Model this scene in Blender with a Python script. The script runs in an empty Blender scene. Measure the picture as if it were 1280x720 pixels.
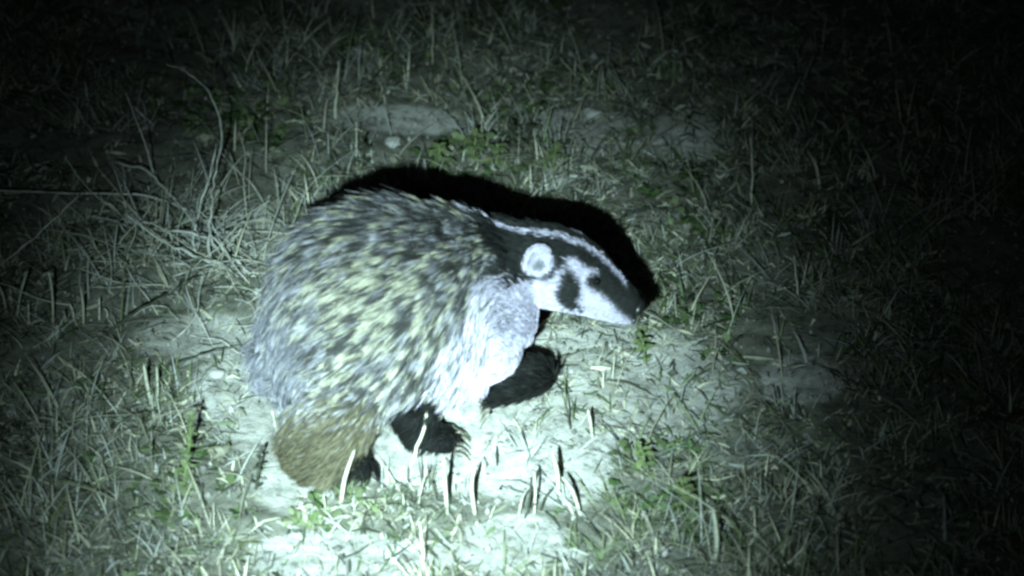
import bpy, bmesh, math
import numpy as np
from mathutils import Vector, Matrix, Euler
from mathutils.kdtree import KDTree

RNG = np.random.default_rng(11)
S = 0.00115                       # metres per photograph pixel at the animal
PITCH = math.radians(36.0)
DIST = 4.5
SC = bpy.context.scene
COL = SC.collection

# ------------------------------------------------------------------ camera
AIM = np.array([0.0, 0.303, 0.0])
FWD = np.array([0.0, math.cos(PITCH), -math.sin(PITCH)])
UPV = np.array([0.0, math.sin(PITCH), math.cos(PITCH)])
CAM = AIM - FWD * DIST
cd = bpy.data.cameras.new('camera')
cam = bpy.data.objects.new('camera', cd)
COL.objects.link(cam)
cam.location = CAM
cam.rotation_euler = (math.pi / 2 - PITCH, 0, 0)
cd.sensor_width = 36.0
FR = (640 * S) / DIST             # tangent of the half angle
cd.lens = 18.0 / FR
cd.clip_start = 0.05
cd.clip_end = 300.0
cd.dof.use_dof = True
cd.dof.focus_distance = 4.42
cd.dof.aperture_fstop = 3.5
SC.camera = cam

# ------------------------------------------------------------------ night sky, no sun
world = bpy.data.worlds.new('World')
SC.world = world
world.use_nodes = True
nt = world.node_tree
for n in list(nt.nodes):
    nt.nodes.remove(n)
sky = nt.nodes.new('ShaderNodeTexSky')
sky.sky_type = 'NISHITA'
sky.sun_disc = False
sky.sun_elevation = math.radians(20)
sky.sun_rotation = math.radians(150)
bg = nt.nodes.new('ShaderNodeBackground')
bg.inputs['Strength'].default_value = 0.0011
wo = nt.nodes.new('ShaderNodeOutputWorld')
nt.links.new(sky.outputs[0], bg.inputs[0])
nt.links.new(bg.outputs[0], wo.inputs[0])

# ------------------------------------------------------------------ the hand spotlight
BEAM_CORE, BEAM_SPILL, BEAM_SPILL_AMP = 3.4, 6.0, 0.027
sl = bpy.data.lights.new('spotlight', 'SPOT')
sl.energy = 5600.0
sl.color = (0.66, 0.96, 0.99)
sl.spot_size = math.radians(44.0)
sl.spot_blend = 0.6
sl.shadow_soft_size = 0.028
spot = bpy.data.objects.new('spotlight', sl)
COL.objects.link(spot)
spot.location = (-0.28, -3.36, 2.32)
SPOT_AIM = Vector((-0.13, -0.09, 0.0))
spot.rotation_euler = (SPOT_AIM - Vector(spot.location)).to_track_quat('-Z', 'Y').to_euler()

# the beam of its reflector: a hot core that falls off smoothly, with faint spill
sl.use_nodes = True
lt = sl.node_tree
lem = lt.nodes['Emission']
beam = (SPOT_AIM - Vector(spot.location)).normalized()
lg = lt.nodes.new('ShaderNodeNewGeometry')
ldot = lt.nodes.new('ShaderNodeVectorMath'); ldot.operation = 'DOT_PRODUCT'
ldot.inputs[1].default_value = beam
lt.links.new(lg.outputs['Incoming'], ldot.inputs[0])
def lmath(op, a, b=None):
    n = lt.nodes.new('ShaderNodeMath'); n.operation = op
    for i, v in enumerate((a, b)):
        if v is None: continue
        if isinstance(v, (int, float)): n.inputs[i].default_value = v
        else: lt.links.new(v, n.inputs[i])
    return n.outputs[0]
def lobe(sig, amp):
    k = lmath('SUBTRACT', 1.0, lmath('ABSOLUTE', ldot.outputs['Value']))      # about angle squared / 2
    k = lmath('POWER', lmath('MULTIPLY', k, 1.0 / math.radians(sig) ** 2), 1.35 if amp == 1.0 else 1.0)
    return lmath('MULTIPLY', lmath('EXPONENT', lmath('MULTIPLY', k, -1.0)), amp)
lt.links.new(lmath('ADD', lobe(BEAM_CORE, 1.0), lobe(BEAM_SPILL, BEAM_SPILL_AMP)), lem.inputs['Strength'])

SC.view_settings.view_transform = 'Standard'
SC.view_settings.look = 'None'
SC.view_settings.gamma = 1.0
SC.view_settings.exposure = 0.0
SC.view_settings.use_curve_mapping = False
SC.cycles.pixel_filter_type = 'BLACKMAN_HARRIS'
SC.cycles.filter_width = 2.8
SC.cycles.max_bounces = 4
SC.cycles.diffuse_bounces = 2
SC.cycles.transparent_max_bounces = 4


# ------------------------------------------------------------------ pixel helpers (where a thing of the photograph stands)
def ray(px, py):
    u = (px - 640) / 640.0 * FR
    v = (360 - py) / 640.0 * FR
    d = FWD + u * np.array([1.0, 0, 0]) + v * UPV
    return d


def at(px, py, y):
    d = ray(px, py)
    return CAM + d * ((y - CAM[1]) / d[1])


def gnd(px, py, z=0.0):
    d = ray(px, py)
    return CAM + d * ((z - CAM[2]) / d[2])


def to_px(P):
    P = np.asarray(P, float)
    q = P - CAM
    w = q @ FWD
    return 640 + (q[..., 0] / w) / FR * 640, 360 - ((q @ UPV) / w) / FR * 640


# ------------------------------------------------------------------ noise
def _h(ix, iy, seed):
    n = (ix.astype(np.int64) * 374761393 + iy.astype(np.int64) * 668265263 + seed * 1442695041) & 0x7fffffff
    n = ((n ^ (n >> 13)) * 1274126177) & 0x7fffffff
    n = (n ^ (n >> 16)) & 0xffff
    return n / 65535.0


def vnoise(x, y, seed=0):
    x = np.asarray(x, float); y = np.asarray(y, float)
    ix = np.floor(x); iy = np.floor(y)
    fx = x - ix; fy = y - iy
    fx = fx * fx * (3 - 2 * fx); fy = fy * fy * (3 - 2 * fy)
    a = _h(ix, iy, seed); b = _h(ix + 1, iy, seed); c = _h(ix, iy + 1, seed); d = _h(ix + 1, iy + 1, seed)
    return (a * (1 - fx) + b * fx) * (1 - fy) + (c * (1 - fx) + d * fx) * fy


def fbm(x, y, seed=0, o=4):
    t = 0.0; a = 0.5; f = 1.0
    for i in range(o):
        t = t + a * vnoise(np.asarray(x) * f + 17.3 * i, np.asarray(y) * f - 9.1 * i, seed + i)
        a *= 0.5; f *= 2.03
    return t / (1 - 0.5 ** o)


def sstep(a, b, x):
    t = np.clip((np.asarray(x, float) - a) / (b - a), 0, 1)
    return t * t * (3 - 2 * t)


def gz(x, y):
    """height of the soil"""
    x = np.asarray(x, float); y = np.asarray(y, float)
    near = np.exp(-(x * x + (y - 0.4) ** 2) / 9.0)
    h = (fbm(x * 2.1, y * 2.1, 3, 3) - 0.5) * 0.05
    h = h + (fbm(x * 9, y * 9, 5, 3) - 0.5) * 0.022
    h = h + (fbm(x * 34, y * 34, 7, 3) - 0.5) * 0.0095
    h = h + (fbm(x * 110, y * 110, 9, 2) - 0.5) * 0.0035
    # flat where the animal stands
    k = np.exp(-((x + 0.17) ** 2 / 0.12 + (y + 0.03) ** 2 / 0.05))
    h = h * (1 - 0.72 * k)
    return h * (0.25 + 0.75 * near)


def gpt(px, py):
    p = gnd(px, py)
    return np.array([p[0], p[1], float(gz(p[0], p[1]))])


# ------------------------------------------------------------------ materials
def mat_soil():
    m = bpy.data.materials.new('soil'); m.use_nodes = True
    t = m.node_tree; b = t.nodes['Principled BSDF']
    co = t.nodes.new('ShaderNodeTexCoord')
    def noise(scale, det, rough=0.6):
        n = t.nodes.new('ShaderNodeTexNoise'); n.inputs['Scale'].default_value = scale
        n.inputs['Detail'].default_value = det; n.inputs['Roughness'].default_value = rough
        t.links.new(co.outputs['Object'], n.inputs['Vector']); return n
    def ramp(src, stops):
        r = t.nodes.new('ShaderNodeValToRGB'); e = r.color_ramp.elements
        while len(e) < len(stops): e.new(0.5)
        for el, (p, c) in zip(e, stops): el.position = p; el.color = (*c, 1)
        t.links.new(src, r.inputs[0]); return r
    n1 = noise(5, 6); n2 = noise(60, 5, 0.7); n3 = noise(260, 3, 0.7)
    r1 = ramp(n1.outputs[0], [(0.30, (0.20, 0.195, 0.17)), (0.50, (0.34, 0.335, 0.31)), (0.70, (0.44, 0.435, 0.42))])
    r2 = ramp(n2.outputs[0], [(0.30, (0.35, 0.36, 0.33)), (0.55, (0.95, 0.95, 0.93)), (0.75, (1, 1, 1))])
    mx = t.nodes.new('ShaderNodeMix'); mx.data_type = 'RGBA'; mx.blend_type = 'MULTIPLY'; mx.inputs[0].default_value = 1.0
    t.links.new(r1.outputs[0], mx.inputs[6]); t.links.new(r2.outputs[0], mx.inputs[7])
    at_ = t.nodes.new('ShaderNodeAttribute'); at_.attribute_name = 'pigment'
    m2 = t.nodes.new('ShaderNodeMix'); m2.data_type = 'RGBA'; m2.blend_type = 'MULTIPLY'; m2.inputs[0].default_value = 1.0
    t.links.new(mx.outputs[2], m2.inputs[6]); t.links.new(at_.outputs[0], m2.inputs[7])
    t.links.new(m2.outputs[2], b.inputs['Base Color'])
    b.inputs['Roughness'].default_value = 0.95
    b.inputs['Specular IOR Level'].default_value = 0.15
    bp = t.nodes.new('ShaderNodeBump'); bp.inputs['Strength'].default_value = 0.7; bp.inputs['Distance'].default_value = 0.004
    ad = t.nodes.new('ShaderNodeMath'); ad.operation = 'ADD'
    t.links.new(n2.outputs[0], ad.inputs[0]); t.links.new(n3.outputs[0], ad.inputs[1])
    t.links.new(ad.outputs[0], bp.inputs['Height']); t.links.new(bp.outputs[0], b.inputs['Normal'])
    return m


def mat_attr(name, rough=0.7, spec=0.25, trans=0.0):
    """colour from the mesh's own pigment attribute, broken up by a fine noise"""
    m = bpy.data.materials.new(name); m.use_nodes = True
    t = m.node_tree; b = t.nodes['Principled BSDF']
    a = t.nodes.new('ShaderNodeAttribute'); a.attribute_name = 'pigment'
    n = t.nodes.new('ShaderNodeTexNoise'); n.inputs['Scale'].default_value = 140; n.inputs['Detail'].default_value = 3
    co = t.nodes.new('ShaderNodeTexCoord'); t.links.new(co.outputs['Object'], n.inputs['Vector'])
    mr = t.nodes.new('ShaderNodeMapRange'); mr.inputs[3].default_value = 0.6; mr.inputs[4].default_value = 1.4
    t.links.new(n.outputs[0], mr.inputs[0])
    mx = t.nodes.new('ShaderNodeMix'); mx.data_type = 'RGBA'; mx.blend_type = 'MULTIPLY'; mx.inputs[0].default_value = 1.0
    t.links.new(a.outputs[0], mx.inputs[6]); t.links.new(mr.outputs[0], mx.inputs[7])
    t.links.new(mx.outputs[2], b.inputs['Base Color'])
    b.inputs['Roughness'].default_value = rough
    b.inputs['Specular IOR Level'].default_value = spec
    if trans:
        tr = t.nodes.new('ShaderNodeBsdfTranslucent'); ms = t.nodes.new('ShaderNodeMixShader'); ms.inputs[0].default_value = trans
        t.links.new(mx.outputs[2], tr.inputs[0]); t.links.new(b.outputs[0], ms.inputs[1]); t.links.new(tr.outputs[0], ms.inputs[2])
        t.links.new(ms.outputs[0], t.nodes['Material Output'].inputs['Surface'])
    return m


def mat_plain(name, col, col2, scale=60, rough=0.7, spec=0.3):
    m = bpy.data.materials.new(name); m.use_nodes = True
    t = m.node_tree; b = t.nodes['Principled BSDF']
    n = t.nodes.new('ShaderNodeTexNoise'); n.inputs['Scale'].default_value = scale; n.inputs['Detail'].default_value = 4
    co = t.nodes.new('ShaderNodeTexCoord'); t.links.new(co.outputs['Object'], n.inputs['Vector'])
    r = t.nodes.new('ShaderNodeValToRGB'); e = r.color_ramp.elements
    e[0].position = 0.35; e[0].color = (*col, 1); e[1].position = 0.65; e[1].color = (*col2, 1)
    t.links.new(n.outputs[0], r.inputs[0]); t.links.new(r.outputs[0], b.inputs['Base Color'])
    b.inputs['Roughness'].default_value = rough; b.inputs['Specular IOR Level'].default_value = spec
    return m


M_SOIL = mat_soil()
M_GRASS = mat_attr('grass_blades', 0.6, 0.3, 0.25)
M_FUR = mat_attr('badger_fur', 0.7, 0.1)
M_SKIN = mat_attr('badger_coat', 0.85, 0.1)
M_STRAW = mat_plain('dry_straw', (0.30, 0.30, 0.22), (0.52, 0.52, 0.42), 90)
M_TWIG = mat_plain('dead_wood', (0.24, 0.24, 0.21), (0.48, 0.48, 0.43), 70)
M_DARK = mat_plain('dark_stem', (0.015, 0.018, 0.012), (0.05, 0.055, 0.035), 80)
M_GREEN = mat_plain('green_leaf', (0.07, 0.10, 0.04), (0.15, 0.18, 0.08), 70, 0.5)
M_STONE = mat_plain('pale_stone', (0.20, 0.20, 0.185), (0.32, 0.32, 0.30), 50, 0.85)
M_EYE = mat_plain('eye_black', (0.004, 0.004, 0.004), (0.01, 0.008, 0.006), 40, 0.08, 0.6)
M_NOSE = mat_plain('nose_black', (0.008, 0.008, 0.008), (0.02, 0.02, 0.02), 300, 0.35, 0.5)
M_CLAW = mat_plain('claw_horn', (0.07, 0.065, 0.05), (0.17, 0.15, 0.11), 60, 0.45, 0.4)


# ------------------------------------------------------------------ mesh helpers
def np_mesh(name, V, F, mat, cols=None, smooth=False, parent=None):
    """V (n,3), F list of (m,k) arrays of equal-size faces"""
    me = bpy.data.meshes.new(name)
    V = np.asarray(V, np.float32)
    me.vertices.add(len(V)); me.vertices.foreach_set('co', V.ravel())
    F = [np.asarray(f, np.int32) for f in F if len(f)]
    nl = sum(f.size for f in F); npoly = sum(len(f) for f in F)
    me.loops.add(nl); me.polygons.add(npoly)
    me.loops.foreach_set('vertex_index', np.concatenate([f.ravel() for f in F]))
    tot = np.concatenate([np.full(len(f), f.shape[1], np.int32) for f in F])
    st = np.concatenate([[0], np.cumsum(tot)[:-1]]).astype(np.int32)
    me.polygons.foreach_set('loop_start', st)
    me.polygons.foreach_set('loop_total', tot)
    if smooth:
        me.polygons.foreach_set('use_smooth', np.ones(npoly, bool))
    me.update(calc_edges=True); me.validate()
    if cols is not None:
        at_ = me.attributes.new('pigment', 'FLOAT_COLOR', 'POINT')
        c = np.ones((len(V), 4), np.float32); c[:, :3] = cols
        at_.data.foreach_set('color', c.ravel())
    me.materials.append(mat)
    o = bpy.data.objects.new(name, me); COL.objects.link(o)
    if parent is not None: o.parent = parent
    return o


def tag(o, label=None, cat=None, group=None, kind=None):
    if label: o['label'] = label
    if cat: o['category'] = cat
    if group: o['group'] = group
    if kind: o['kind'] = kind
    return o


def empty(name, loc):
    o = bpy.data.objects.new(name, None); COL.objects.link(o)
    o.location = tuple(float(v) for v in loc); o.empty_display_size = 0.05
    return o


def frame_at(d):
    d = d / np.linalg.norm(d)
    a = np.array([0, 0, 1.0]) if abs(d[2]) < 0.9 else np.array([1.0, 0, 0])
    s = np.cross(d, a); s /= np.linalg.norm(s)
    return d, s, np.cross(s, d)


def catmull(P, n):
    P = np.asarray(P, float)
    Q = np.vstack([2 * P[0] - P[1], P, 2 * P[-1] - P[-2]])
    out = []
    for i in range(len(P) - 1):
        p0, p1, p2, p3 = Q[i:i + 4]
        for t in np.linspace(0, 1, n, endpoint=False):
            out.append(0.5 * (2 * p1 + (p2 - p0) * t + (2 * p0 - 5 * p1 + 4 * p2 - p3) * t * t + (3 * p1 - p0 - 3 * p2 + p3) * t ** 3))
    out.append(P[-1])
    return np.array(out)


def tube_geo(P, R, k=6, rough=0.0, close=True):
    P = np.asarray(P, float); n = len(P)
    R = np.asarray(R, float)
    V = []
    for i in range(n):
        d = P[min(i + 1, n - 1)] - P[max(i - 1, 0)]
        _, s, t = frame_at(d)
        for j in range(k):
            a = 2 * math.pi * j / k
            r = R[i] * (1 + rough * (RNG.random() - 0.5))
            V.append(P[i] + r * (math.cos(a) * s + math.sin(a) * t))
    F4 = []
    for i in range(n - 1):
        for j in range(k):
            F4.append((i * k + j, i * k + (j + 1) % k, (i + 1) * k + (j + 1) % k, (i + 1) * k + j))
    F3 = []
    if close:
        V.append(P[0]); V.append(P[-1]); c0 = len(V) - 2; c1 = len(V) - 1
        for j in range(k):
            F3.append((c0, (j + 1) % k, j)); F3.append((c1, (n - 1) * k + j, (n - 1) * k + (j + 1) % k))
    return np.array(V), np.array(F4).reshape(-1, 4), np.array(F3).reshape(-1, 3)


def tube_obj(name, P, R, mat, k=6, rough=0.25, parent=None):
    """a tapering stem; its origin lies at the first point"""
    P = np.asarray(P, float); o0 = P[0].copy()
    base = np.zeros(3) if parent is None else np.array(parent.location)
    V, F4, F3 = tube_geo(P, R, k, rough)
    if parent is None:
        o = np_mesh(name, V - o0, [F4, F3], mat, smooth=True); o.location = o0
    else:
        o = np_mesh(name, V - base, [F4, F3], mat, smooth=True, parent=parent)
    return o


def ribbons(P, W, side, cols):
    """P (n,m,3) points of n blades, W (n,m) half widths, side (n,3); one closed tip; returns verts, quads, colours"""
    n, m, _ = P.shape
    L = P - side[:, None, :] * W[..., None]
    Rr = P + side[:, None, :] * W[..., None]
    V = np.stack([L, Rr], 2).reshape(n * m * 2, 3)
    b = (np.arange(n) * m * 2)[:, None]
    k = (np.arange(m - 1) * 2)[None, :]
    q = b + k
    F = np.stack([q, q + 1, q + 3, q + 2], -1).reshape(-1, 4)
    C = np.repeat(cols.reshape(n * m, 3), 2, axis=0)
    return V, F, C


# ------------------------------------------------------------------ ground
def axis_coords(lo, hi, step, far, n):
    c = np.arange(lo, hi + step, step)
    g = np.geomspace(0.02, far, n)
    return np.concatenate([lo - g[::-1], c, c[-1] + g])


# bare ground, by where it lies
BARE = [(780, 490, 90, 45), (700, 590, 60, 30), (500, 700, 70, 22),
      # px, py, rx, ry (read off the photograph, used as places on the soil)
    (770, 470, 150, 70), (650, 555, 110, 55), (560, 585, 100, 22), (400, 690, 90, 28), (620, 690, 90, 18), (370, 600, 50, 34),
    (235, 420, 70, 26), (290, 480, 50, 40), (730, 160, 80, 36), (830, 480, 60, 36), (490, 140, 90, 22), (1000, 470, 50, 30), (640, 670, 60, 25), (500, 550, 60, 20), (330, 290, 30, 40), (470, 520, 190, 60), (860, 160, 60, 30)]


def bare(x, y):
    w = np.zeros(np.shape(x))
    for px, py, rx, ry in BARE:
        c = gnd(px, py); ex = rx * S; ey = ry * S / math.sin(PITCH)
        dd = ((x - c[0]) / ex) ** 2 + ((y - c[1]) / ey) ** 2
        w = np.maximum(w, sstep(1.35, 0.5, dd))
    return w


gx = axis_coords(-1.3, 1.3, 0.007, 70, 30)
gy = axis_coords(-1.2, 1.75, 0.007, 70, 30)
GX, GY = np.meshgrid(gx, gy)
GV = np.stack([GX.ravel(), GY.ravel(), gz(GX, GY).ravel()], 1)
nx, ny = len(gx), len(gy)
ii = (np.arange(ny - 1)[:, None] * nx + np.arange(nx - 1)[None, :]).ravel()
GF = np.stack([ii, ii + 1, ii + nx + 1, ii + nx], 1)
bw = np.clip(bare(GV[:, 0], GV[:, 1]) * 1.1 + (fbm(GV[:, 0] * 6, GV[:, 1] * 6, 201, 3) - 0.5) * 0.9, 0, 1)[:, None]
bw = sstep(0.05, 0.75, bw)
soil_cols = bw * np.array([1.0, 1.0, 1.0]) + (1 - bw) * np.array([0.42, 0.43, 0.38])
tag(np_mesh('ground', GV, [GF], M_SOIL, soil_cols, smooth=True), 'pale bare sandy soil lit by the spotlight', None, kind='structure')

# ------------------------------------------------------------------ the badger
YAW = math.radians(20.0)
AX = np.array([math.cos(YAW), math.sin(YAW), 0.0])
LAT = np.array([math.sin(YAW), -math.cos(YAW), 0.0])       # towards the side that faces the spotlight
T0 = np.array([-0.184, 0.0, 0.0])
Z = np.array([0, 0, 1.0])


def loft(rings, k=28):
    """rings: (centre, side vector, up vector) with lengths as half axes"""
    V = []
    for c, s, u in rings:
        for j in range(k):
            a = 2 * math.pi * j / k
            V.append(c + math.cos(a) * s + math.sin(a) * u)
    F = []
    n = len(rings)
    for i in range(n - 1):
        for j in range(k):
            F.append((i * k + j, i * k + (j + 1) % k, (i + 1) * k + (j + 1) % k, (i + 1) * k + j))
    F += [tuple(range(k))[::-1], tuple((n - 1) * k + j for j in range(k))]
    return V, F


# trunk
trunk = [  # s, zc, ry, rz
    (-0.124, 0.140, 0.040, 0.050), (-0.114, 0.150, 0.074, 0.082), (-0.094, 0.164, 0.102, 0.107),
    (-0.060, 0.174, 0.126, 0.127), (-0.020, 0.182, 0.134, 0.132), (0.022, 0.191, 0.134, 0.126),
    (0.070, 0.196, 0.127, 0.112), (0.120, 0.189, 0.114, 0.106), (0.155, 0.181, 0.101, 0.100),
    (0.182, 0.175, 0.087, 0.091)]
PIECES = []
rings = [(T0 + AX * s + Z * zc, LAT * ry, Z * rz) for s, zc, ry, rz in trunk]

# head frame
HF = np.array([0.90, -0.14, -0.28]); HF /= np.linalg.norm(HF)
HR = np.array([-0.15, -0.985, 0.0]); HR = HR - HF * (HR @ HF); HR /= np.linalg.norm(HR)   # the animal's right, facing the light
HU = np.cross(HR, HF)
if HU[2] < 0: HU = -HU
H0 = at(686, 340, 0.060)             # centre of the skull
neck = [(T0 + AX * 0.207 + Z * 0.173, LAT * 0.068, Z * 0.076)]
rings += neck
PIECES.append(loft(rings))
head = [  # t, offset up, half width, half height
    (-0.085, -0.008, 0.050, 0.046), (-0.045, 0.001, 0.056, 0.050), (-0.005, 0.009, 0.058, 0.053), (0.030, 0.011, 0.053, 0.051),
    (0.058, 0.007, 0.044, 0.046), (0.084, -0.001, 0.034, 0.038), (0.106, -0.008, 0.027, 0.030), (0.122, -0.012, 0.021, 0.024), (0.131, -0.013, 0.012, 0.014)]
PIECES.append(loft([(H0 + HF * t + HU * u, HR * w, HU * h) for t, u, w, h in head]))
# a bridge from neck to skull, so that head and trunk are one
nb0 = T0 + AX * 0.165 + Z * 0.172; nb1 = H0 - HF * 0.03
PIECES.append(loft([(nb0 + (nb1 - nb0) * t, LAT * r, Z * r * 1.02) for t, r in ((0, 0.084), (0.33, 0.078), (0.66, 0.066), (1.0, 0.050))]))


def limb(P, R, n=5):
    Pc = catmull(P, n)
    Rc = np.interp(np.linspace(0, len(P) - 1, len(Pc)), np.arange(len(P)), R)
    V, F4, F3 = tube_geo(Pc, Rc, 14)
    PIECES.append((list(V), [tuple(f) for f in F4] + [tuple(f) for f in F3]))
    # round ends
    for p, r in ((Pc[0], Rc[0]), (Pc[-1], Rc[-1])):
        k = 12; R_ = []
        for t in (-0.95, -0.6, 0, 0.6, 0.95):
            q = math.sqrt(1 - t * t)
            R_.append((p + Z * r * t, np.array([1.0, 0, 0]) * r * q, np.array([0, 1.0, 0]) * r * q))
        PIECES.append(loft(R_, k))


# front leg that carries the weight
pawF = gpt(545, 556)
shF = T0 + AX * 0.135 + LAT * 0.070 + Z * 0.145
elbF = at(522, 486, -0.070)
limb([shF, elbF, pawF + np.array([-0.026, 0.004, 0.046]), pawF + np.array([-0.012, 0.0, 0.022]), pawF + np.array([0.014, -0.004, 0.014])],
     [0.050, 0.034, 0.025, 0.021, 0.017])
# front leg swung forward, wrist bent and the paw hanging back
elb = at(608, 458, 0.045); wri = at(682, 466, 0.026); knu = at(652, 484, 0.008); tipp = at(612, 500, 0.000)
limb([T0 + AX * 0.17 + LAT * -0.03 + Z * 0.13, elb, wri, knu, tipp], [0.050, 0.030, 0.013, 0.014, 0.008])
# hind leg towards the light
pawH = gpt(446, 590)
kneeH = at(418, 520, -0.125)
hockH = at(392, 552, -0.115)
limb([T0 + AX * -0.06 + LAT * 0.075 + Z * 0.14, kneeH, hockH, pawH + np.array([-0.030, 0.0, 0.022]), pawH + np.array([0.0, -0.002, 0.016])],
     [0.066, 0.052, 0.043, 0.035, 0.022])
# hind leg on the other side
pawB = T0 + AX * -0.05 + LAT * -0.115; pawB[2] = float(gz(pawB[0], pawB[1]))
limb([T0 + AX * -0.05 + LAT * -0.065 + Z * 0.13, T0 + AX * -0.04 + LAT * -0.10 + Z * 0.08, pawB + np.array([-0.06, 0, 0.03]), pawB + np.array([0, 0, 0.016])], [0.075, 0.055, 0.028, 0.018])
# tail
limb([T0 + AX * -0.09 + LAT * -0.03 + Z * 0.13, T0 + AX * -0.118 + LAT * -0.06 + Z * 0.09, T0 + AX * -0.118 + LAT * -0.08 + Z * 0.05], [0.030, 0.018, 0.010])


# ears: shallow cups
def ear(side):
    c = H0 + HF * (-0.020 if side > 0 else 0.014) + HU * (0.045 if side > 0 else -0.004) + HR * side * 0.056
    n = HR * side * 0.80 + HF * 0.55 + HU * 0.05; n /= np.linalg.norm(n)
    up = HU * 0.9 + HR * side * 0.30 - HF * 0.15; up = up - n * (up @ n); up /= np.linalg.norm(up)
    sd = np.cross(up, n)
    R_ = []
    for d, r in ((-0.012, 0.006), (-0.010, 0.014), (-0.005, 0.020), (0.001, 0.0225), (0.003, 0.0215), (0.001, 0.018), (-0.003, 0.010), (-0.005, 0.004)):
        R_.append((c + n * d * 1.3 + up * 0.010, sd * r * 0.98, up * r * 1.15))
    PIECES.append(loft(R_, 20))
    return c + up * 0.010, n, up


EAR_R = ear(1)
EAR_L = ear(-1)

# one skin over all of it
bm = bmesh.new()
for V, F in PIECES:
    vs = [bm.verts.new(tuple(v)) for v in V]
    for f in F:
        try: bm.faces.new([vs[i] for i in f])
        except ValueError: pass
bmesh.ops.recalc_face_normals(bm, faces=bm.faces)
me = bpy.data.meshes.new('tmp'); bm.to_mesh(me); bm.free()
tmp = bpy.data.objects.new('tmp', me); COL.objects.link(tmp)
rm = tmp.modifiers.new('r', 'REMESH'); rm.mode = 'VOXEL'; rm.voxel_size = 0.0042
sm = tmp.modifiers.new('s', 'SMOOTH'); sm.factor = 0.5; sm.iterations = 5
dg = bpy.context.evaluated_depsgraph_get(); dg.update()
bme = bpy.data.meshes.new_from_object(tmp.evaluated_get(dg))
bpy.data.objects.remove(tmp)
BV = np.empty(len(bme.vertices) * 3, np.float32); bme.vertices.foreach_get('co', BV); BV = BV.reshape(-1, 3).astype(float)
bme.calc_loop_triangles()
BT = np.empty(len(bme.loop_triangles) * 3, np.int32); bme.loop_triangles.foreach_get('vertices', BT); BT = BT.reshape(-1, 3)
BN = np.empty(len(bme.vertices) * 3, np.float32); bme.vertices.foreach_get('normal', BN); BN = BN.reshape(-1, 3).astype(float)


from mathutils.bvhtree import BVHTree
bvh = BVHTree.FromPolygons([Vector(v) for v in BV], [tuple(int(i) for i in t) for t in BT])
def surf(px, py):
    hit = bvh.ray_cast(Vector(CAM), Vector(ray(px, py)).normalized())
    return np.array(hit[0]) if hit[0] is not None else None
es = surf(745, 353)
if es is None: es = H0 + HF * 0.055 + HR * 0.036 + HU * 0.012
EYE_L = ((es - H0) @ HF, (es - H0) @ HU, abs((es - H0) @ HR))


# ---- the coat's own colours, by where on the animal
def inpoly(x, y, poly):
    poly = np.array(poly, float); n = len(poly)
    r = np.zeros(len(x), bool); j = n - 1
    for i in range(n):
        xi, yi = poly[i]; xj, yj = poly[j]
        c = ((yi > y) != (yj > y)) & (x < (xj - xi) * (y - yi) / (yj - yi + 1e-12) + xi)
        r ^= c; j = i
    return r


# the face mask, drawn flat on a side view of the head (x along the photograph, y down)
CHEEK = [(628, 360), (664, 352), (692, 350), (700, 338), (705, 330), (706, 340), (698, 356), (697, 373), (709, 387), (733, 391), (760, 402), (740, 415), (672, 420), (640, 440), (600, 440), (612, 380)]
EYESTRIPE = [(708, 322), (722, 324), (733, 335), (751, 340), (739, 349), (740, 360), (755, 370), (765, 380), (772, 391), (790, 401), (778, 412), (732, 400), (731, 387), (722, 377), (728, 365), (725, 350), (712, 334)]
CHEST = [(672, 344), (640, 345), (600, 345), (575, 395), (545, 428), (528, 468), (545, 510), (620, 520), (700, 440), (690, 395)]

WHITE = np.array([0.42, 0.39, 0.485]); BLACK = np.array([0.005, 0.0055, 0.005]); DARK = np.array([0.016, 0.017, 0.016])


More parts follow.
